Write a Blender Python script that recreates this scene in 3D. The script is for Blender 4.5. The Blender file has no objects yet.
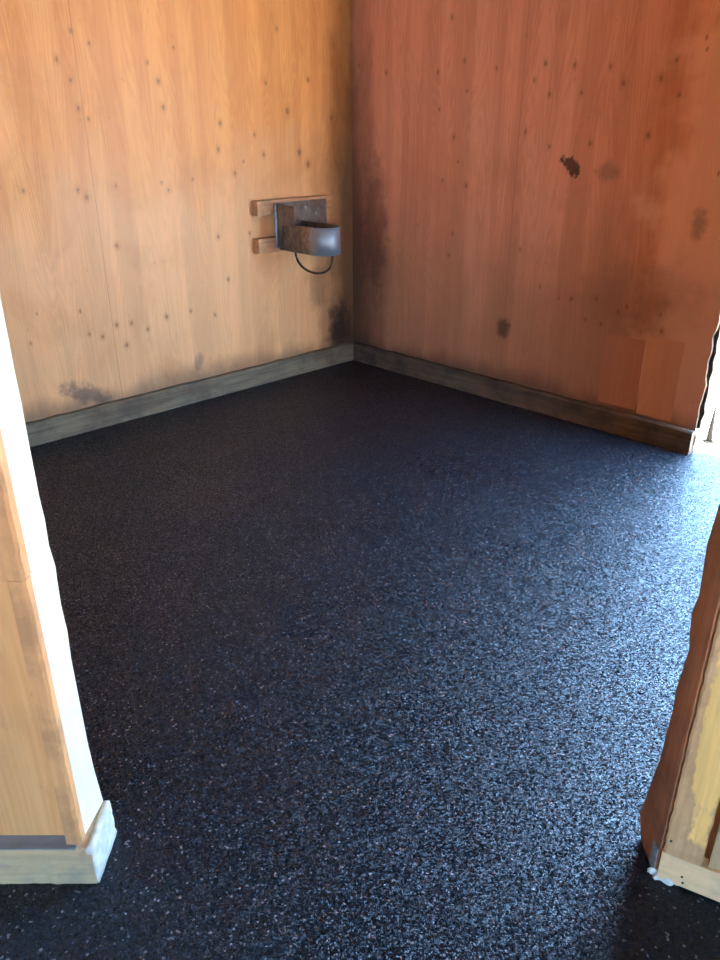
import bpy, bmesh, math, random
from mathutils import Vector, Matrix
random.seed(4)
SC = bpy.context.scene
COL = SC.collection

# ------------------------------------------------------------------ camera model (used to measure the photo)
F = 776.0; PITCH = math.radians(25.2); H = 1.5
CP, SP = math.cos(PITCH), math.sin(PITCH)
def ray(u, v):
    x = (u-360)/F; y = (v-480)/F
    return Vector((x, CP-y*SP, -SP-y*CP))
def on_z(u, v, z=0.0):
    r = ray(u, v); t = (z-H)/r.z
    return Vector((r.x*t, r.y*t, z))
def on_plane(u, v, P, n):
    r = ray(u, v); O = Vector((0, 0, H)); t = (P-O).dot(n)/r.dot(n)
    return O+r*t

# ------------------------------------------------------------------ frames of the two plywood walls
BT = 0.038                                       # baseboard thickness
CB = on_z(353, 360); LB = on_z(28, 448); RB = on_z(688, 455)
dL = (LB-CB).normalized(); dB = (RB-CB).normalized(); UP = Vector((0, 0, 1))
nL = UP.cross(dL)                                # into the stall
nB = -UP.cross(dB)                               # into the stall
def isect(p, d, q, e):
    det = d.x*(-e.y)+e.x*d.y
    w = q-p; t = (w.x*(-e.y)+e.x*w.y)/det
    return p+d*t
CW = isect(CB-nL*BT, dL, CB-nB*BT, dB)           # where the plywood faces meet
ML = Matrix(((dL.x, nL.x, 0, CW.x), (dL.y, nL.y, 0, CW.y), (0, 0, 1, 0), (0, 0, 0, 1)))
yB = UP.cross(dB)
MB_ = Matrix(((dB.x, yB.x, 0, CW.x), (dB.y, yB.y, 0, CW.y), (0, 0, 1, 0), (0, 0, 0, 1)))   # -y is into the stall
def uvL(u, v, t=0.0):
    p = ML.inverted() @ on_plane(u, v, CW+nL*t, nL); return p.x, p.z
def uvB(u, v, t=0.0):
    p = MB_.inverted() @ on_plane(u, v, CW+nB*t, nB); return p.x, p.z

# ------------------------------------------------------------------ node helpers
class NT:
    def __init__(s, name):
        s.m = bpy.data.materials.new(name); s.m.use_nodes = True
        s.t = s.m.node_tree; s.bsdf = s.t.nodes['Principled BSDF']
        s.tc = s.t.nodes.new('ShaderNodeTexCoord')
    def n(s, kind, **kw):
        nd = s.t.nodes.new(kind)
        for k, v in kw.items(): setattr(nd, k, v)
        return nd
    def put(s, sock, v):
        if isinstance(v, bpy.types.NodeSocket): s.t.links.new(v, sock)
        elif isinstance(v, (tuple, list)) and len(v) == 3 and sock.type == 'RGBA': sock.default_value = (*v, 1)
        else: sock.default_value = v
    def math(s, op, a, b=0.0, c=0.0, clamp=False):
        nd = s.n('ShaderNodeMath', operation=op); nd.use_clamp = clamp
        s.put(nd.inputs[0], a); s.put(nd.inputs[1], b); s.put(nd.inputs[2], c)
        return nd.outputs[0]
    def vm(s, op, a, b=(0, 0, 0)):
        nd = s.n('ShaderNodeVectorMath', operation=op)
        s.put(nd.inputs[0], a); s.put(nd.inputs[1], b)
        return nd.outputs['Value'] if op in ('DISTANCE', 'LENGTH', 'DOT_PRODUCT') else nd.outputs[0]
    def ss(s, v, a, b, lo=0.0, hi=1.0):
        nd = s.n('ShaderNodeMapRange', interpolation_type='SMOOTHSTEP')
        s.put(nd.inputs[0], v)
        for i, x in zip((1, 2, 3, 4), (a, b, lo, hi)): nd.inputs[i].default_value = x
        return nd.outputs[0]
    def noise(s, vec, scale, detail=3, rough=.55, dist=0.0, col=False):
        nd = s.n('ShaderNodeTexNoise'); s.put(nd.inputs['Vector'], vec)
        nd.inputs['Scale'].default_value = scale; nd.inputs['Detail'].default_value = detail
        nd.inputs['Roughness'].default_value = rough; nd.inputs['Distortion'].default_value = dist
        return nd.outputs['Color'] if col else nd.outputs[0]
    def vor(s, vec, scale, feature='F1', rnd=1.0):
        nd = s.n('ShaderNodeTexVoronoi', feature=feature); s.put(nd.inputs['Vector'], vec)
        nd.inputs['Scale'].default_value = scale; nd.inputs['Randomness'].default_value = rnd
        return nd
    def mix(s, f, a, b, mode='MIX'):
        nd = s.n('ShaderNodeMix', data_type='RGBA', blend_type=mode)
        s.put(nd.inputs[0], f); s.put(nd.inputs[6], a); s.put(nd.inputs[7], b)
        return nd.outputs[2]
    def xyz(s, v):
        nd = s.n('ShaderNodeSeparateXYZ'); s.put(nd.inputs[0], v); return nd.outputs
    def bump(s, h, strength, dist):
        nd = s.n('ShaderNodeBump'); nd.inputs['Strength'].default_value = strength; nd.inputs['Distance'].default_value = dist
        s.put(nd.inputs['Height'], h); return nd.outputs[0]
    def out(s, color=None, rough=None, normal=None, metal=None, spec=None):
        for k, v in (('Base Color', color), ('Roughness', rough), ('Normal', normal), ('Metallic', metal), ('Specular IOR Level', spec)):
            if v is not None: s.put(s.bsdf.inputs[k], v)
        return s.m

def blobs(N, P, pts, sx=1.0, sz=1.0):
    """smallest distance, in radii, from the point P to any of the marks (x, z, r)"""
    Q = N.vm('MULTIPLY', P, (sx, 0, sz)); cur = None
    for x, z, r in pts:
        d = N.math('MULTIPLY', N.vm('DISTANCE', Q, (x*sx, 0, z*sz)), 1.0/r)
        cur = d if cur is None else N.math('MINIMUM', cur, d)
    return cur

def ply(name, light, dark, pale=None, pale_z=(0.95, 1.5), knots=(), chews=(), smears_shade=(), seams=(), grime_shade=None, rough=.42, tint=None):
    N = NT(name); P = N.tc.outputs['Object']; X = N.xyz(P)
    broad = N.noise(N.vm('MULTIPLY', P, (1, 1, .05)), 9, 3)
    fig = N.noise(N.vm('MULTIPLY', P, (3.2, 1, .30)), 1.6, 2.5, .5)
    lines = N.math('ADD', N.math('MULTIPLY', N.math('SINE', N.math('MULTIPLY', fig, 210)), .5), .5)
    fine = N.noise(N.vm('MULTIPLY', P, (1, 1, .018)), 170, 2)
    f = N.math('ADD', N.math('MULTIPLY', N.ss(broad, .3, .7), .45), N.math('ADD', N.math('MULTIPLY', lines, .16), N.math('MULTIPLY', fine, .45)))
    c = N.mix(N.ss(f, .2, .95), dark, light)
    if pale:
        edge = N.math('ADD', X[2], N.math('MULTIPLY', N.math('SUBTRACT', N.noise(N.vm('MULTIPLY', P, (1, 1, .35)), 3.2, 4), .5), 1.1))
        pm = N.ss(edge, pale_z[0], pale_z[1], .85, 0)
        c = N.mix(pm, c, N.mix(N.ss(f, .2, .95), tuple(.80*q for q in pale), pale))
    # scuffs and small pits
    sc = N.noise(N.vm('MULTIPLY', P, (1, 1, .6)), 34, 5, .65)
    c = N.mix(N.ss(sc, .60, .74, 0, .35), c, tuple(.55*q for q in dark))
    big = N.noise(P, 2.3, 5, .6, .4)
    c = N.mix(N.ss(big, .5, .72, 0, .30), c, tuple(.72*q for q in dark))
    bumph = N.math('ADD', N.math('MULTIPLY', fine, .5), N.math('MULTIPLY', lines, .15))
    if tint:                                       # damp tide marks near the doorway, paler to paint in the stronger light
        wob = N.math('ADD', X[0], N.math('MULTIPLY', N.math('SUBTRACT', N.noise(P, 3.1, 4), .5), .7))
        c = N.mix(N.ss(wob, tint[0]-.04, tint[0]+.12, 0, .55), c, tint[1])
    if knots:
        Pj = N.vm('ADD', P, N.vm('SCALE', N.noise(P, 60, 2, col=True)))
        nd = Pj.node.inputs[1].links[0].from_node; nd.inputs['Scale'].default_value = .010
        d = blobs(N, N.vm('SUBTRACT', Pj, (.005, 0, .005)), knots, 1, .72)
        c = N.mix(N.ss(d, .5, 2.2, .30, 0), c, tuple(.6*q for q in dark))
        c = N.mix(N.ss(d, .2, .95, .62, 0), c, (.15, .062, .022))
        pv = N.vor(N.vm('MULTIPLY', Pj, (1, 0, .6)), 8.5)
        pm2 = N.math('MULTIPLY', N.ss(pv.outputs['Distance'], .035, .085, .6, 0), N.ss(N.xyz(pv.outputs['Color'])[0], .35, .8))
        c = N.mix(pm2, c, (.16, .066, .025))
    if chews:
        Pj = N.vm('ADD', P, N.vm('SCALE', N.noise(P, 34, 4, .7, col=True)))
        Pj.node.inputs[1].links[0].from_node.inputs['Scale'].default_value = .075
        d = blobs(N, N.vm('SUBTRACT', Pj, (.0375, 0, .0375)), chews)
        m = N.ss(d, .62, 1.12, .9, 0)
        c = N.mix(m, c, (.040, .024, .017))
        bumph = N.math('SUBTRACT', bumph, N.math('MULTIPLY', m, 3))
    for (x, z, rx, rz, rot, amt, col) in smears_shade:
        ca, sa = math.cos(rot), math.sin(rot)
        dx = N.math('SUBTRACT', X[0], x); dz = N.math('SUBTRACT', X[2], z)
        a = N.math('DIVIDE', N.math('ADD', N.math('MULTIPLY', dx, ca), N.math('MULTIPLY', dz, sa)), rx)
        b = N.math('DIVIDE', N.math('SUBTRACT', N.math('MULTIPLY', dz, ca), N.math('MULTIPLY', dx, sa)), rz)
        r = N.math('SQRT', N.math('ADD', N.math('MULTIPLY', a, a), N.math('MULTIPLY', b, b)))
        r = N.math('ADD', r, N.math('MULTIPLY', N.math('SUBTRACT', N.noise(P, 1.1/min(rx, rz), 6, .7), .5), 2.0))
        c = N.mix(N.ss(r, .35, 1.2, amt, 0), c, col)
    if grime_shade:                                      # grease along corner and foot of the wall, with corner shade painted in
        gx, gz, amt = grime_shade
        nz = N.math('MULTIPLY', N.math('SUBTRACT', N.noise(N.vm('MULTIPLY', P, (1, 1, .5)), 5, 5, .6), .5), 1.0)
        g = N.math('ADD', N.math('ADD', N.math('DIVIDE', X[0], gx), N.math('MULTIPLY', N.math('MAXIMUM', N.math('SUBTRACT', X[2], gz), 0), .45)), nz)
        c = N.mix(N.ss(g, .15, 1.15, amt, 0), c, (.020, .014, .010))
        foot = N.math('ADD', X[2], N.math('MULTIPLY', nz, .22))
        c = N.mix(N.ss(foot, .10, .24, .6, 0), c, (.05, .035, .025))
    for x0 in seams:
        d = N.math('ABSOLUTE', N.math('SUBTRACT', X[0], x0))
        c = N.mix(N.ss(d, .0008, .0028, .40, 0), c, tuple(.3*q for q in dark))
    return N.out(c, N.ss(sc, .3, .8, rough, rough+.18), N.bump(bumph, .25, .004), spec=.35)

def wood(name, light, dark, dirt=(.1, .08, .06), dirt_amt=.5, axis='x', rough=.7, worn=None, dirt_scale=7):
    N = NT(name); P = N.tc.outputs['Object']; X = N.xyz(P)
    sc = {'x': (.06, 1, 1), 'z': (1, 1, .06)}[axis]
    g = N.noise(N.vm('MULTIPLY', P, sc), 70, 3)
    g2 = N.noise(N.vm('MULTIPLY', P, sc), 14, 3)
    c = N.mix(N.ss(N.math('ADD', N.math('MULTIPLY', g, .55), N.math('MULTIPLY', g2, .45)), .32, .66), dark, light)
    dn = N.noise(P, dirt_scale, 6, .65)
    c = N.mix(N.ss(dn, .42, .68, 0, dirt_amt), c, dirt)
    h = N.math('ADD', N.math('MULTIPLY', g, .6), N.math('MULTIPLY', dn, .6))
    if worn:
        x, z, rx, rz, amp, col = worn
        a = N.math('DIVIDE', N.math('SUBTRACT', X[0], x), rx); b = N.math('DIVIDE', N.math('SUBTRACT', X[2], z), rz)
        r = N.math('SQRT', N.math('ADD', N.math('MULTIPLY', a, a), N.math('MULTIPLY', b, b)))
        r = N.math('ADD', r, N.math('MULTIPLY', N.math('SUBTRACT', N.noise(N.vm('MULTIPLY', P, (1, 1, .5)), 22, 5, .6), .5), amp))
        m = N.ss(r, .82, .98, 1, 0)
        c = N.mix(m, c, N.mix(N.ss(g, .3, .7), tuple(.82*q for q in col), col))
        h = N.math('SUBTRACT', h, N.math('MULTIPLY', m, .8))
    return N.out(c, rough, N.bump(h, .5, .004), spec=.3)

# ------------------------------------------------------------------ mesh helpers
def add_box(bm, lo, hi, bev=0.0, jit=0.0):
    vs = [bm.verts.new((x, y, z)) for x in (lo[0], hi[0]) for y in (lo[1], hi[1]) for z in (lo[2], hi[2])]
    q = [(0, 1, 3, 2), (4, 6, 7, 5), (0, 4, 5, 1), (2, 3, 7, 6), (0, 2, 6, 4), (1, 5, 7, 3)]
    fs = [bm.faces.new([vs[i] for i in f]) for f in q]
    if bev:
        es = list({e for f in fs for e in f.edges})
        bmesh.ops.bevel(bm, geom=es, offset=bev, segments=2, affect='EDGES', profile=.6)
    return bm
def add_prism(bm, pts, off):
    """pts: outline of Vectors, off: extrusion Vector"""
    a = [bm.verts.new(p) for p in pts]; b = [bm.verts.new(Vector(p)+off) for p in pts]
    n = len(pts)
    bm.faces.new(a); bm.faces.new(b[::-1])
    for i in range(n): bm.faces.new((a[i], b[i], b[(i+1) % n], a[(i+1) % n]))
    return bm
def add_tube(bm, pts, r, seg=8):
    rings = []
    for i, p in enumerate(pts):
        p = Vector(p); t = (Vector(pts[min(i+1, len(pts)-1)])-Vector(pts[max(i-1, 0)])).normalized()
        a = t.cross(Vector((0, 0, 1)) if abs(t.z) < .9 else Vector((1, 0, 0))).normalized(); b = t.cross(a)
        rings.append([bm.verts.new(p+(a*math.cos(k*2*math.pi/seg)+b*math.sin(k*2*math.pi/seg))*r) for k in range(seg)])
    for i in range(len(rings)-1):
        for k in range(seg):
            bm.faces.new((rings[i][k], rings[i][(k+1) % seg], rings[i+1][(k+1) % seg], rings[i+1][k]))
    bm.faces.new(rings[0][::-1]); bm.faces.new(rings[-1])
    return bm
def link(name, bm, mat, parent=None, M=None, kind=None, smooth=False):
    bmesh.ops.recalc_face_normals(bm, faces=bm.faces)
    me = bpy.data.meshes.new(name); bm.to_mesh(me); bm.free(); me.materials.append(mat)
    if smooth:
        for p in me.polygons: p.use_smooth = True
    o = bpy.data.objects.new(name, me); COL.objects.link(o)
    if parent is not None:
        o.parent = parent
        if M is not None: o.matrix_local = M
    elif M is not None: o.matrix_world = M
    if kind: o['kind'] = kind
    return o
def struct(name, bm, mat, M=None, label=None):
    o = link(name, bm, mat, None, M, 'structure')
    if label: o['label'] = label
    return o
def thing(name, label, cat, M, group=None):
    o = bpy.data.objects.new(name, None); COL.objects.link(o); o.matrix_world = M; o.empty_display_size = .1
    o['label'] = label; o['category'] = cat
    if group: o['group'] = group
    return o
def tag(o, label, cat, group=None):
    o['label'] = label; o['category'] = cat
    if group: o['group'] = group
    return o
def wavy(a, b, n, amp, rnd):
    """points a..b along a line, gnawed sideways by up to amp (scalar offsets)"""
    out = []; w = 0
    for i in range(n+1):
        w = .6*w+rnd.uniform(-1, 1)*amp*.6
        out.append((a+(b-a)*i/n, w))
    return out

# ------------------------------------------------------------------ materials
k3 = lambda s, o, pts: [(o[0]+a/s, o[1]+b/s) for a, b in pts]
kl = k3(3, (0, 0), [(267,130),(521,143),(213,92),(442,187),(265,357),(212,240),(475,244),(235,325),(170,178),(70,572),(234,570),(348,557),(485,548),(505,570),(578,538),(260,592),(660,370),(350,737),(655,710),(572,933),(645,945),(685,838),(490,322),(705,520),(655,448)])
kl += k3(3, (0, 300), [(92,130),(308,110),(350,75),(395,70),(268,103),(444,88),(573,32),(380,135),(500,50)])
kl += k3(2.88, (230, 0), [(165,320),(103,240),(135,83),(292,340),(70,388),(97,445),(200,438),(225,473),(225,230)])
big_l = {(230+165/2.88, 320/2.88), (230+225/2.88, 473/2.88), (230+200/2.88, 438/2.88)}
KL = [(*uvL(*p), .020 if p in big_l else random.uniform(.008, .014)) for p in kl]
kb = k3(2.88, (230, 0), [(598,208),(640,50),(675,175),(450,210),(372,188),(612,520),(680,535),(682,262),(603,315),(645,395),(630,735)])
kb += k3(3, (480, 0), [(197,190),(285,195),(392,200),(430,250),(305,278),(208,283),(163,240),(543,235),(590,180),(597,285),(330,430),(208,440),(137,395),(505,405),(120,748),(180,860),(50,205)])
kb += k3(3.2, (540, 180), [(100,380),(180,380),(145,447),(195,460),(278,405),(388,485),(60,378)])
KB = [(*uvB(*p), random.uniform(.009, .015)) for p in kb]
def patch(fn, u, v, rad): x, z = fn(u, v); return (x, z, rad)
CHB = [patch(uvB, 570, 164, .040), patch(uvB, 575, 170, .034), patch(uvB, 563, 160, .016)]
sx1, sz1 = uvL(88, 394); sx2, sz2 = uvL(338, 322); sx3, sz3 = uvL(199, 362); sx4, sz4 = uvL(318, 285)
SML = [(sx1, sz1, .17, .055, math.radians(28), .72, (.075, .065, .06)), (sx2-.02, sz2-.03, .12, .19, 0, .92, (.015, .011, .010)),
       (sx3, sz3, .035, .06, .3, .5, (.12, .09, .07)), (sx4, sz4, .10, .14, 0, .35, (.07, .045, .03))]  # last entry paints the holder's shadow on the wall below it
bx1, bz1 = uvB(503, 328); bx2, bz2 = uvB(375, 230); bx3, bz3 = uvB(640, 300)
q1 = uvB(608, 172); q2 = uvB(699, 224)
SMB = [(*q1, .075, .05, 0, .42, (.10, .05, .035)), (*q2, .045, .075, 0, .55, (.13, .085, .065)), (bx1, bz1, .05, .07, 0, .75, (.05, .025, .015)), (bx2, bz2, .13, .45, 0, .55, (.035, .018, .010)), (bx3, bz3, .35, .2, 0, .25, (.09, .045, .03))]

PLY_L = ply('plywood_orange', (.84, .41, .135), (.66, .275, .075), pale=(.86, .475, .215), pale_z=(.95, 1.45), knots=KL, smears_shade=SML,
            seams=[uvL(116, 350)[0]], grime_shade=(.36, 1.1, .8))
PLY_B = ply('plywood_red_brown', (.68, .295, .180), (.50, .195, .108), pale=(.38, .185, .098), pale_z=(.45, 1.2), knots=KB, chews=CHB, smears_shade=SMB,
            seams=[uvB(520, 120)[0]], grime_shade=(.34, .7, .75), tint=(uvB(655, 200)[0], (.82, .46, .34)))
PLY_P = ply('plywood_patch', (.60, .30, .175), (.52, .24, .135))
PLY_P2 = ply('plywood_patch_dark', (.46, .20, .115), (.40, .165, .09))
PLY_F = ply('plywood_front', (.86, .41, .155), (.74, .32, .105))
PLY_H = ply('plywood_hidden', (.19, .10, .048), (.14, .07, .03))
GREYBOARD = wood('weathered_board', (.24, .185, .112), (.12, .092, .058), (.085, .068, .048), .7, 'x', .85)
DARKBOARD = wood('stained_board', (.13, .088, .056), (.06, .042, .03), (.03, .025, .022), .8, 'x', .8)
BATTEN = wood('raw_batten', (.56, .32, .17), (.42, .22, .10), (.14, .08, .05), .5, 'x', .75)
TRIM = wood('orange_trim', (.84, .39, .15), (.70, .29, .10), (.22, .11, .06), .45, 'z', .6)
PALE = wood('pale_post', (.90, .76, .54), (.84, .67, .44), (.70, .52, .32), .4, 'z', .8)
KERB = wood('painted_kerb', (.66, .45, .23), (.50, .34, .18), (.28, .24, .18), .6, 'x', .85, dirt_scale=11)
KTOP = wood('kerb_ledge', (.33, .33, .33), (.26, .26, .26), (.16, .16, .17), .6, 'x', .9)
JAMB = wood('jamb_board', (.48, .185, .075), (.34, .12, .048), (.12, .055, .028), .6, 'z', .6)
STILE = wood('stall_door_board', (.72, .39, .175), (.52, .26, .105), (.32, .145, .06), .65, 'z', .75,
             worn=(.056, .46, .040, .33, 1.2, (1.0, .53, .155)))
RAIL = wood('stall_door_rail', (.90, .55, .27), (.74, .42, .20), (.33, .24, .16), .5, 'x', .8)
PLANK = wood('stall_door_plank', (.58, .36, .18), (.42, .24, .11), (.22, .13, .07), .6, 'z', .8)

def plain(name, col, rough, metal=0.0, var=.35, scale=20, col2=None, bump=.2, spec=.5):
    N = NT(name); P = N.tc.outputs['Object']
    n = N.noise(P, scale, 5, .6)
    c = N.mix(N.ss(n, .35, .65), col, col2 or tuple(q*(1-var) for q in col))
    return N.out(c, N.ss(n, .2, .8, rough*.8, min(1, rough*1.2)), N.bump(n, bump, .003), metal, spec)
IRON = plain('dark_iron', (.17, .155, .14), .5, .6, col2=(.12, .09, .065), scale=11)
IRON_W = plain('worn_iron', (.30, .34, .38), .5, .7, col2=(.22, .20, .18), scale=14)
def band_iron():
    N = NT('band_iron'); P = N.tc.outputs['Object']; Y = N.xyz(P)[1]
    n = N.noise(P, 26, 5, .65); y = N.math('ADD', Y, N.math('MULTIPLY', N.math('SUBTRACT', n, .5), .12))
    c = N.mix(N.ss(n, .35, .65), (.10, .075, .055), (.17, .14, .11))
    c = N.mix(N.ss(y, .19, .23), c, N.mix(N.ss(n, .4, .6), (.26, .19, .125), (.15, .10, .07)))
    c = N.mix(N.ss(y, .275, .30), c, (.21, .25, .29))  # highlight on the rounded nose, painted in as blue-grey
    return N.out(c, N.ss(y, .2, .3, .65, .48), N.bump(n, .2, .003), .45)
BANDM = band_iron()
WIRE = plain('wire', (.10, .075, .06), .5, .6)
PLASTER = plain('plaster', (.74, .68, .58), .9, scale=40, bump=.6, var=.25)
CONCRETE = plain('pale_ground', (.70, .62, .50), .95, scale=6, var=.2, bump=.3)
STEEL = plain('dark_steel', (.013, .0135, .0145), .95, spec=.0)

def rubber():
    N = NT('rubber_crumb'); P = N.tc.outputs['Object']
    Pw = N.vm('ADD', P, N.vm('SCALE', N.noise(P, 120, 1, col=True)))
    Pw.node.inputs[1].links[0].from_node.inputs['Scale'].default_value = .006
    v = N.vor(Pw, 235)
    cell = v.outputs['Color']; cx = N.xyz(cell)
    k = .92
    tilt = N.vm('MULTIPLY', N.vm('SUBTRACT', cell, (.5, .5, .5)), (k, k, 0))
    nrm = N.vm('NORMALIZE', N.vm('ADD', tilt, (0, 0, 1)))
    bp = N.n('ShaderNodeBump'); bp.inputs['Strength'].default_value = .5; bp.inputs['Distance'].default_value = .003; bp.invert = True
    N.put(bp.inputs['Height'], v.outputs['Distance']); N.put(bp.inputs['Normal'], nrm)
    r2 = N.xyz(N.vor(P, 210).outputs['Color'])[0]
    c = N.mix(N.ss(cx[2], .2, 1.0), (.004, .005, .008), (.014, .017, .027))
    fleck = N.ss(r2, .976, .979)
    c = N.mix(fleck, c, (.16, .15, .17))
    patchy = N.noise(P, 1.7, 4, .6)
    rg = N.math('ADD', N.ss(cx[2], 0, 1, .26, .50), N.ss(patchy, .4, .65, .08, -.03))
    return N.out(c, rg, bp.outputs[0], spec=.27)
RUBBER = rubber()

# ------------------------------------------------------------------ layout of the stall (plan)
HT = 2.6
iL = lambda x, y, z: ML @ Vector((x, y, z))
DOOR0 = (MB_.inverted() @ RB).x                  # edge of the outer doorway along the back wall
DOORW, DOORH = 1.45, 2.25
BL = DOOR0+DOORW+.35                              # full length of the back wall
LL = 3.3                                          # full length of the left wall
FLx, FRx = -1.25, 1.25                            # ends of the partition stubs in front
YF = 1.28
pL = ML @ Vector((LL, 0, 0)); pB = MB_ @ Vector((BL, 0, 0))

# floor: the rubber surface, to the doorway line and out into the aisle
bm = bmesh.new()
outer = [CW, MB_ @ Vector((DOOR0, 0, 0)), MB_ @ Vector((DOOR0, .05, 0)), MB_ @ Vector((DOOR0+DOORW, .05, 0)), pB, Vector((3.2, 1.2, 0)), Vector((3.2, -3.5, 0)), Vector((-3.2, -3.5, 0)), Vector((-3.2, 1.2, 0)), pL]
add_prism(bm, [Vector((p.x, p.y, 0)) for p in outer], Vector((0, 0, -.03)))
struct('floor', bm, RUBBER, label='black rubber crumb floor')
# outdoors
bm = bmesh.new(); add_box(bm, (-14, -14, -.34), (22, 24, -.04))
struct('ground', bm, CONCRETE, label='pale sunlit ground outside the doorway')

# left wall
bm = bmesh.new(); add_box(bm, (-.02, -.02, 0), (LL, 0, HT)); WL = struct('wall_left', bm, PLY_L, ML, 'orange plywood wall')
# back wall: gnawed edge towards the doorway
rnd = random.Random(11)
bm = bmesh.new()
edge = []
for i in range(61):
    z = 2.3*i/60
    g = rnd.uniform(-.008, .004)-.008
    if .10 < z < .62: g -= .006*abs(math.sin(z*9))
    if .92 < z < 1.12: g -= .060*math.sin((z-.92)/.20*math.pi)+rnd.uniform(0, .012)
    edge.append(Vector((DOOR0+.012+g, 0, z)))
add_prism(bm, [Vector((-.02, 0, 0)), *edge, Vector((DOOR0, 0, HT)), Vector((-.02, 0, HT))], Vector((0, .019, 0)))
add_box(bm, (DOOR0, 0, DOORH), (DOOR0+DOORW, .019, HT)); add_box(bm, (DOOR0+DOORW, 0, 0), (BL, .019, HT))
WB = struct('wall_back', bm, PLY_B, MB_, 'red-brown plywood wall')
WB.data.materials.append(DARKBOARD)               # the gnawed edge is bare grubby wood
for p in WB.data.polygons:
    if abs(p.normal.y) < .3 and abs(p.center.x-DOOR0) < .12: p.material_index = 1
# splintered lining board behind the gnawed edge
bm = bmesh.new(); edge = []
for i in range(51):
    z = .12+2.1*i/50; edge.append(Vector((DOOR0+.014+rnd.uniform(-.006, .006)-(.055*math.sin((z-.92)/.2*math.pi) if .92 < z < 1.12 else 0), .021, z)))
add_prism(bm, [Vector((DOOR0-.12, .021, .12)), *edge, Vector((DOOR0-.12, .021, 2.22))], Vector((0, .035, 0)))
link('edge_board', bm, DARKBOARD, WB)
# repair patches let into the back wall
for nm, (u0, v0, u1, v1), mt in (('patch_panel', (607, 333, 647, 334), PLY_P2), ('patch_panel', (648.5, 336, 686, 337), PLY_P)):
    (x0, z1), (x1, z0) = uvB(u0, v0), uvB(u1, v1)
    z0 = .140 if mt is PLY_P2 else .128
    bm = bmesh.new(); add_box(bm, (x0, -.0022, z0), (x1, -.0004, z1), .0006)
    o = link(nm, bm, mt, WB); o['label'] = 'plywood repair patch at the foot of the wall'

# baseboards
def board(name, L0, L1, M, side, mat, ht=.118, lab=None):
    bm = bmesh.new(); r2 = random.Random(hash(name) % 7)
    n = 46; y0, y1 = (0, BT) if side > 0 else (-BT, 0)
    ins = y1 if side > 0 else y0; outs = y0 if side > 0 else y1
    rows = []
    for i in range(n+1):
        x = L0+(L1-L0)*i/n; j = random.uniform(-.0035, .0025); k = random.uniform(-.002, .002)
        rows.append([bm.verts.new(p) for p in ((x, outs, 0), (x, ins+k*side, 0), (x, ins+k*side, ht-.010+j), (x, ins-.008*side+k*side, ht+j), (x, outs, ht+j))])
    for i in range(n):
        for q in range(5): bm.faces.new((rows[i][q], rows[i+1][q], rows[i+1][(q+1) % 5], rows[i][(q+1) % 5]))
    bm.faces.new(rows[0]); bm.faces.new(rows[-1][::-1])
    return struct(name, bm, mat, M, lab)
board('baseboard_left', 0, LL, ML, 1, GREYBOARD, lab='grey weathered baseboard')
board('baseboard_back', BT+.002, DOOR0, MB_, -1, DARKBOARD, lab='dark stained baseboard')

# hidden walls that close the stall
def wall_between(name, p, q, z0=0, z1=HT, th=.05, mat=PLY_H, holes=()):
    d = (q-p); L = d.length; d.normalize(); n = UP.cross(d)
    M = Matrix(((d.x, n.x, 0, p.x), (d.y, n.y, 0, p.y), (0, 0, 1, 0), (0, 0, 0, 1)))
    bm = bmesh.new()
    if not holes: add_box(bm, (0, -th, z0), (L, 0, z1))
    else:
        x0, x1, a, b = holes
        add_box(bm, (0, -th, z0), (x0, 0, z1)); add_box(bm, (x1, -th, z0), (L, 0, z1))
        add_box(bm, (x0, -th, z0), (x1, 0, a)); add_box(bm, (x0, -th, b), (x1, 0, z1))
    struct(name, bm, mat, M); return M
wall_between('wall_front_side', Vector((FLx, YF, 0)), Vector((pL.x, pL.y, 0)), th=.04)
wall_between('wall_right', Vector((FRx, YF, 0)), Vector((pB.x, pB.y, 0)), th=.04)
AH = 3.0
wall_between('wall_aisle', Vector((-3.1, -3.4, 0)), Vector((-3.1, 1.0, 0)), z1=AH)
wall_between('wall_aisle_right', Vector((3.1, -3.4, 0)), Vector((3.1, 1.0, 0)), z1=AH)
AW, AHH = 1.45, 2.0
bm = bmesh.new(); add_box(bm, (-3.1, -3.45, 0), (-AW/2, -3.4, AH)); add_box(bm, (AW/2, -3.45, 0), (3.1, -3.4, AH)); add_box(bm, (-AW/2, -3.45, AHH), (AW/2, -3.4, AH)); struct('wall_rear_baffle', bm, PLY_H)  # unseen rear wall, added with a small opening to limit the aisle light
bm = bmesh.new(); cpl = [CW, pB, Vector((3.3, 1.2, 0)), Vector((3.3, .9, 0)), Vector((-3.3, .9, 0)), Vector((-3.3, 1.2, 0)), pL]
add_prism(bm, [Vector((p.x, p.y, HT)) for p in cpl], Vector((0, 0, .06))); struct('ceiling', bm, PLY_H)
bm = bmesh.new(); add_box(bm, (-3.3, -3.4, AH), (3.3, .9, AH+.06)); struct('ceiling_aisle', bm, PLY_H)
bm = bmesh.new(); add_box(bm, (-3.3, .86, HT), (3.3, .9, AH)); struct('wall_aisle_header', bm, PLY_H)
bm = bmesh.new(); add_box(bm, (-3.3, 1.2, 0), (FLx, 1.26, HT)); add_box(bm, (-.6, 1.19, 2.3), (.66, 1.27, HT)); struct('wall_front', bm, PLY_H)
bm = bmesh.new(); add_box(bm, (FRx, 1.2, 0), (3.3, 1.26, HT)); struct('wall_front_right_hidden', bm, PLY_H)

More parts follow.
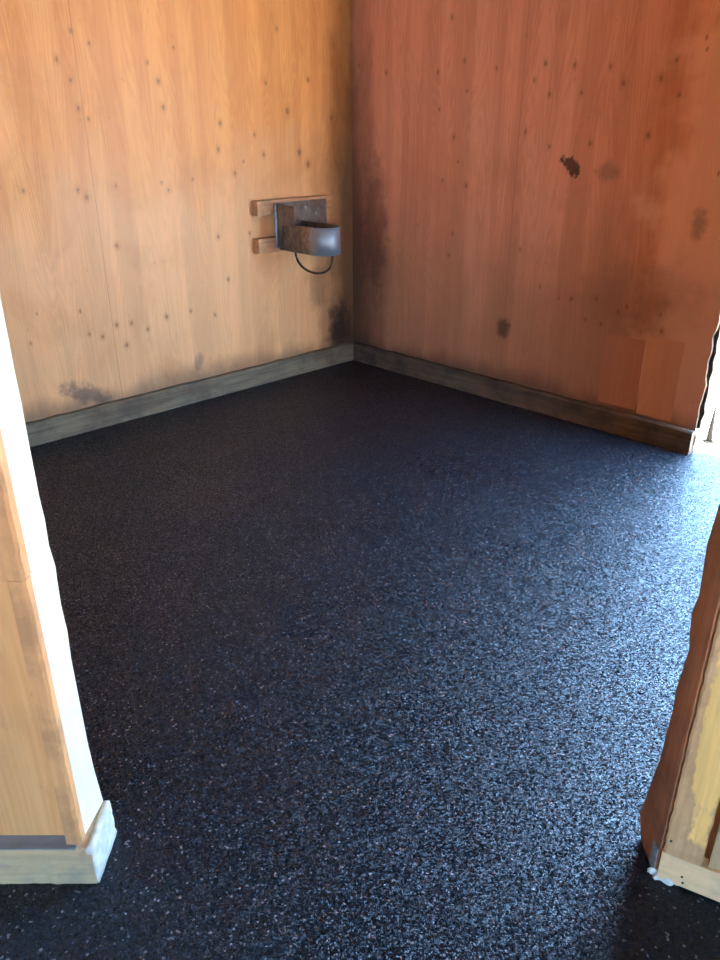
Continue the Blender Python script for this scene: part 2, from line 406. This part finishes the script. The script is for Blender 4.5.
# ------------------------------------------------------------------ left front partition
XE = -.580                                        # end face of the partition
nx = Vector((1, 0, 0))
prof = [(0, 300), (10, 340), (16, 372), (22, 400), (30, 448), (36, 478), (40, 500), (46, 520), (50, 545), (56, 566), (58, 580), (62, 604), (66, 622), (68, 630), (71, 660), (79, 700), (82, 722), (88, 745), (95, 770), (99, 785), (103, 800)]
ed = []
for u, v in prof:
    p = on_plane(u, v, Vector((XE, 0, 0)), nx); ed.append(Vector((XE, p.y, p.z)))
ed = [p for p in ed if p.z > .1]
zt = max(p.z for p in ed)
top = [Vector((XE, 1.276+.006*math.sin(i*1.9), zt+.06+i*.06)) for i in range(int((2.3-zt)/.06))]
ed2 = [Vector((XE, min(max(p.y, 1.262), 1.292), p.z)) for p in ed]
rear = sorted(ed2+top, key=lambda p: p.z)
bm = bmesh.new()
pts = [Vector((XE, 1.186, .097)), Vector((XE, 1.278, .097)), *rear, Vector((XE, 1.276, 2.3)), Vector((XE, 1.186, 2.3))]
pts = [Vector((XE-.012*(1.278-p.y)/.092, p.y, p.z)) for p in pts]
add_prism(bm, pts, Vector((-.035, 0, 0)))
POST = struct('wall_front_left', bm, PALE, label='pale gnawed post at the left side of the opening')
bm = bmesh.new(); add_box(bm, (FLx, 1.184, .097), (XE-.046, 1.198, 2.3)); link('panel', bm, PLY_F, POST)['label'] = 'orange plywood panel'
bm = bmesh.new(); add_box(bm, (FLx, 1.245, .097), (XE-.046, 1.262, 2.3)); link('panel', bm, PLY_F, POST)
# trim strip on the front, in two lengths, gnawed along the edge
def strip(x0, x1, y0, y1, z0, z1, n, amp):
    bm = bmesh.new(); rr = random.Random(int(z0*100)); ring = []
    for i in range(n+1):
        z = z0+(z1-z0)*i/n; w = rr.uniform(-amp, amp)
        ring.append([bm.verts.new(p) for p in ((x0, y1, z), (x0, y0, z), (x1-.006+w, y0, z), (x1+w*.4, y0+.006, z), (x1, y1, z))])
    for i in range(n):
        for q in range(5): bm.faces.new((ring[i][q], ring[i+1][q], ring[i+1][(q+1) % 5], ring[i][(q+1) % 5]))
    bm.faces.new(ring[0]); bm.faces.new(ring[-1][::-1])
    return bm
zj = on_plane(15, 582, Vector((0, 1.16, 0)), Vector((0, 1, 0))).z
T1 = link('trim_strip', strip(-.622, -.590, 1.160, 1.184, .099, zj, 30, .003), TRIM, POST); T1['label'] = 'narrow orange trim strip'
T2 = link('trim_strip', strip(-.640, -.588, 1.156, 1.184, zj+.004, 2.3, 70, .004), TRIM, POST); T2['label'] = 'upper orange trim strip with gnawed edge'
# kerb under the partition with a pale plastered end
bm = bmesh.new(); n = 40; rows = []
for i in range(n+1):
    x = FLx+(-.566-FLx)*i/n; j = random.uniform(-.0025, .0025); e = .012 if i > n-2 else 0
    rows.append([bm.verts.new(p) for p in ((x, 1.278, 0), (x, 1.143+j*.6, 0), (x, 1.140+j, .05), (x, 1.142+j, .088-e*.3), (x, 1.150+j+e*.5, .096-e*.2), (x, 1.278, .097))])
for i in range(n):
    for q in range(6): bm.faces.new((rows[i][q], rows[i+1][q], rows[i+1][(q+1) % 6], rows[i][(q+1) % 6]))
bm.faces.new(rows[0]); bm.faces.new(rows[-1][::-1])
KB_ = struct('baseboard_front_left', bm, KERB, label='tan painted kerb board')
bm = bmesh.new(); add_box(bm, (FLx, 1.149, .0965), (-.60, 1.186, .0995), .001); link('ledge', bm, KTOP, KB_)['label'] = 'grey ledge on top of the kerb'
bm = bmesh.new(); rr = random.Random(3); grid = []
for i in range(9):
    y = 1.146+.133*i/8; row = []
    for k in range(8):
        z = (.0985+.0012*math.sin(i*1.3))*k/7
        row.append(bm.verts.new((-.5655+(.004 if k == 0 else 0)+.003*math.sin(math.pi*k/7)*math.sin(math.pi*(i+.5)/9)+rr.uniform(-.001, .001), y, z)))
    grid.append(row)
for i in range(8):
    for k in range(7): bm.faces.new((grid[i][k], grid[i+1][k], grid[i+1][k+1], grid[i][k+1]))
bnd = [grid[i][0] for i in range(9)]+[grid[8][k] for k in range(1, 8)]+[grid[i][7] for i in range(7, -1, -1)]+[grid[0][k] for k in range(6, 0, -1)]
back = [bm.verts.new((-.578, v.co.y, v.co.z)) for v in bnd]
for i in range(len(bnd)): bm.faces.new((bnd[i], bnd[(i+1) % len(bnd)], back[(i+1) % len(bnd)], back[i]))
bm.faces.new(back)
link('plaster_end', bm, PLASTER, KB_, smooth=True)['label'] = 'white plastered end of the kerb'

# ------------------------------------------------------------------ right front jamb
XR = .642; J0 = Vector((.648, 1.166, 0))
prof = [(635, 830), (640, 812), (647, 795), (655, 772), (660, 760), (666, 735), (673, 710), (676, 690), (682, 672), (689, 650), (690, 630), (692, 612), (699, 595), (703, 570), (707, 545), (713, 525), (719, 505)]
ed = []
for u, v in prof:
    p = on_plane(u, v, Vector((XR, 0, 0)), nx); ed.append(Vector((XR, min(max(p.y, 1.215), 1.30), p.z)))
ed = sorted([p for p in ed if p.z > .03], key=lambda p: p.z)
zt = ed[-1].z
yl = ed[-1].y
top = [Vector((XR, yl-.012+.006*math.sin(i*1.7), zt+.05+i*.06)) for i in range(int((2.3-zt-.05)/.06))]
bm = bmesh.new()
pts = [Vector((XR, 1.166, 0)), Vector((XR, 1.255, 0)), *ed, *top, Vector((XR, yl-.012, 2.3)), Vector((XR, 1.166, 2.3))]
add_prism(bm, pts, Vector((.040, 0, 0)))
JR = struct('wall_front_right', bm, JAMB, label='brown gnawed jamb at the right side of the opening')
bm = bmesh.new(); add_box(bm, (XR+.04, 1.200, 0), (FRx, 1.262, 2.3)); link('panel', bm, PLY_F, JR)
# plaster lump at the foot of the jamb
bm = bmesh.new(); bmesh.ops.create_icosphere(bm, subdivisions=4, radius=1); rr = random.Random(5)
q = on_z(660, 883)
for v in bm.verts:
    s = 1+.22*math.sin(v.co.x*7+1)*math.sin(v.co.y*6)+rr.uniform(-.07, .07)
    v.co = Vector((q.x+.004+v.co.x*.030*s+.010, q.y+.012-v.co.x*.012+v.co.y*.017*s, max(v.co.z, -.2)*.015*s+.004))
link('plaster_lump', bm, PLASTER, JR, smooth=True)['label'] = 'white plaster lump at the foot of the jamb'
bm = bmesh.new(); add_box(bm, (XR-.003, 1.168, .004), (XR-.0003, 1.196, .075), .0015); link('plaster_smear', bm, plain('plaster_grey', (.30, .28, .25), .9, scale=60), JR)['label'] = 'grey plaster smear low on the jamb'

# ------------------------------------------------------------------ plank stall door folded open beside the jamb
H0 = on_z(656, 877, .006); H1 = on_z(720, 903, .006)
dd = (H1-H0).normalized(); dn = UP.cross(dd)     # dn points away from the camera
MD = Matrix(((dd.x, dn.x, 0, H0.x), (dd.y, dn.y, 0, H0.y), (0, 0, 1, .006), (0, 0, 0, 1)))
SD = thing('stall_door', 'tan plank stall door with a worn yellow stile and bottom rail, folded open beside the brown jamb', 'door', MD)
RH = .078
bm = bmesh.new(); add_box(bm, (0, 0, 0), (.62, .030, RH), .003); link('bottom_rail', bm, RAIL, SD)
def ragged(x0, x1, y0, y1, z0, z1, amp, seed):
    return strip(x0, x1, y0, y1, z0, z1, 60, amp)
bm = bmesh.new(); rr = random.Random(8); n = 60; ring = []
for i in range(n+1):
    z = RH+.002+(1.25-RH)*i/n; w = rr.uniform(-.0015, .0015)
    ring.append([bm.verts.new(p) for p in ((.003, .030, z), (.002+w, .003, z), (.007+w, -.001, z), (.074+w, -.001, z), (.078+w, .003, z), (.078, .030, z))])
for i in range(n):
    for k in range(6): bm.faces.new((ring[i][k], ring[i+1][k], ring[i+1][(k+1) % 6], ring[i][(k+1) % 6]))
bm.faces.new(ring[0]); bm.faces.new(ring[-1][::-1])
link('stile', bm, STILE, SD)['label'] = 'worn stile with a bare yellow patch'
x = .090; first = True
for k in range(5):
    w = .098
    bm = bmesh.new(); add_box(bm, (x, .006+.001*(k % 2), RH+.001), (x+w, .026, 1.25), .002); link('plank', bm, PLANK, SD)
    x += w+.006
bm = bmesh.new(); add_box(bm, (0, 0, 1.252), (.62, .030, 1.33), .003); link('top_rail', bm, RAIL, SD)
for (px, pz) in ((.012, .118), (.048, .030), (.052, .014)):
    bm = bmesh.new(); bmesh.ops.create_uvsphere(bm, u_segments=8, v_segments=5, radius=.0028)
    bmesh.ops.translate(bm, verts=bm.verts, vec=(px, -.001 if pz > RH else 0.0, pz)); link('nail_head', bm, WIRE, SD, smooth=True)

# ------------------------------------------------------------------ battens and the iron holder on the left wall
BD = .055
def batten(u0, v0, v1, u1, seed, lab):
    xa, za = uvL(u0, v0, BD); xb, zb = uvL(u0, v1, BD); xe, _ = uvL(u1, v0, BD)
    bm = bmesh.new(); add_box(bm, (0, .0005, -(za-zb)), (xa-xe, BD, 0), .003)
    M = ML @ Matrix.Translation((xe, 0, za))
    o = link('wooden_batten', bm, BATTEN, None, M); return tag(o, lab, 'batten', 'battens behind the holder'), xa, za
b1, _, _ = batten(257, 201.5, 216.5, 331, 1, 'upper raw wood batten across the top of the iron holder on the orange wall')
b2, _, _ = batten(258.5, 239.5, 254.5, 331, 2, 'lower raw wood batten sticking out left of the iron holder, under the upper one')

xl, zt_ = uvL(274.5, 203, BD+.004); xr, _ = uvL(326, 203, BD+.004)
zb_ = uvL(281, 247, BD+.004)[1]
MH = ML @ Matrix.Translation((xl, BD+.0008, zb_))   # local x runs away from the corner; the holder lies at negative x
HD = thing('bucket_holder', 'dark iron bucket holder with rounded cup and wire loop on two battens', 'bucket holder', MH)
Wd = xl-xr; Hh = zt_-zb_
bm = bmesh.new(); add_box(bm, (-Wd, 0, 0), (0, .006, Hh), .0015); link('back_plate', bm, IRON, HD)
# side wing, standing out of the plate, with a folded lip
bm = bmesh.new()
wing = [(0.006, 0), (.05, 0), (.06, Hh*.50), (.175, Hh*.56), (.175, Hh*.97), (.006, Hh)]
add_prism(bm, [Vector((-.004, y, z)) for y, z in wing], Vector((-.005, 0, 0))); link('side_wing', bm, IRON, HD)
bm = bmesh.new(); add_tube(bm, [(.002, .012, Hh*k/10) for k in range(11)], .009, 10); link('folded_lip', bm, IRON_W, HD, smooth=True)
# the U-shaped band
R = .088; L = .31
zl, zh = -.012, Hh*.56
def upath(r, cx, n=24):
    pts = [(cx+r, .012), (cx+r, L)]
    pts += [(cx+r*math.cos(math.pi*k/n), L+r*math.sin(math.pi*k/n)) for k in range(1, n)]
    pts += [(cx-r, L), (cx-r, .012)]
    return pts
cx = -.016-R
po, pi_ = upath(R, cx), upath(R-.005, cx)
bm = bmesh.new(); vo = []
for (a, b), (c, d) in zip(po, pi_):
    sag = 0
    vo.append([bm.verts.new(p) for p in ((a, b, zl), (a, b, zh), (c, d, zh), (c, d, zl))])
for i in range(len(vo)-1):
    for q in range(4): bm.faces.new((vo[i][q], vo[i+1][q], vo[i+1][(q+1) % 4], vo[i][(q+1) % 4]))
bm.faces.new(vo[0]); bm.faces.new(vo[-1][::-1])
BAND = link('cup_band', bm, BANDM, HD, smooth=False); BAND['label'] = 'worn rounded iron band of the cup, nose highlight painted in'
for p in BAND.data.polygons:
    if 2 < p.index//4 < len(vo)-4: p.use_smooth = True
# wire loop hanging under the cup
w0 = Vector((cx+.01, .06, zl+.01)); w1 = Vector((cx+.01, L+R-.012, zl+.01)); pts = []
for k in range(25):
    t = k/24; a = math.pi*t
    pts.append(Vector((cx+.01, (w0.y+w1.y)/2-math.cos(a)*(w1.y-w0.y)/2, zl+.01-.125*math.sin(a)**.7)))
bm = bmesh.new(); add_tube(bm, pts, .007, 8); link('wire_loop', bm, WIRE, HD, smooth=True)
for (x, z) in ((-.05, Hh*.80), (-.22, Hh*.84), (-.30, Hh*.70)):
    bm = bmesh.new(); bmesh.ops.create_cone(bm, cap_ends=True, segments=10, radius1=.011, radius2=.008, depth=.008)
    bmesh.ops.rotate(bm, verts=bm.verts, matrix=Matrix.Rotation(-math.pi/2, 3, 'X')); bmesh.ops.translate(bm, verts=bm.verts, vec=(x, .0095, z))
    link('bolt', bm, IRON_W, HD)

# ------------------------------------------------------------------ outside the doorway
g = on_z(708.5, 442, -.04)
MG = Matrix.Translation(g)
GP = thing('gate_post', 'short grey steel post standing in the glare outside the doorway', 'post', MG)
bm = bmesh.new(); bmesh.ops.create_cone(bm, cap_ends=True, segments=14, radius1=.017, radius2=.006, depth=.18)
bmesh.ops.translate(bm, verts=bm.verts, vec=(0, 0, .099)); link('shaft', bm, STEEL, GP, smooth=True)
bm = bmesh.new(); add_box(bm, (-.024, -.02, 0), (.022, .02, .009), .002); link('foot_plate', bm, STEEL, GP)

# ------------------------------------------------------------------ light: sky, sun, and portals in the openings
w = bpy.data.worlds.new('sky'); SC.world = w; w.use_nodes = True
bg = w.node_tree.nodes['Background']; bg.inputs[0].default_value = (.33, .60, 1.0, 1); bg.inputs[1].default_value = 26.0
def portal(M, sx, sy):
    l = bpy.data.lights.new('portal', 'AREA'); l.shape = 'RECTANGLE'; l.size = sx; l.size_y = sy
    l.cycles.is_portal = True
    o = bpy.data.objects.new('portal', l); COL.objects.link(o); o.matrix_world = M
def facing(c, n):
    z = -n.normalized(); x = UP.cross(z).normalized(); y = z.cross(x)
    return Matrix(((x.x, y.x, z.x, c.x), (x.y, y.y, z.y, c.y), (x.z, y.z, z.z, c.z), (0, 0, 0, 1)))
portal(facing(MB_ @ Vector((DOOR0+DOORW/2, .06, DOORH/2)), nB), DOORW, DOORH)
portal(facing(Vector((0, -3.46, AHH/2)), Vector((0, 1, 0))), AW, AHH)
s = bpy.data.lights.new('sun', 'SUN'); s.energy = 165; s.color = (1, .90, .74); s.angle = .01
so = bpy.data.objects.new('sun', s); COL.objects.link(so)
sd = (-dB*.72-nB*.02+UP*-.75)                    # travels along the back wall, so it stays out of the doorway
so.rotation_euler = sd.to_track_quat('-Z', 'Y').to_euler()

# ------------------------------------------------------------------ camera
cam = bpy.data.cameras.new('camera'); co = bpy.data.objects.new('camera', cam); COL.objects.link(co)
cam.sensor_fit = 'VERTICAL'; cam.sensor_height = 24; cam.lens = 24*F/960; cam.clip_start = .02
co.location = (0, 0, H); co.rotation_euler = (math.pi/2-PITCH, 0, 0)
SC.camera = co
SC.view_settings.view_transform = 'Standard'; SC.view_settings.look = 'None'
SC.view_settings.exposure = 0.45; SC.view_settings.gamma = 1; SC.view_settings.use_curve_mapping = False
SC.cycles.max_bounces = 10; SC.cycles.diffuse_bounces = 7
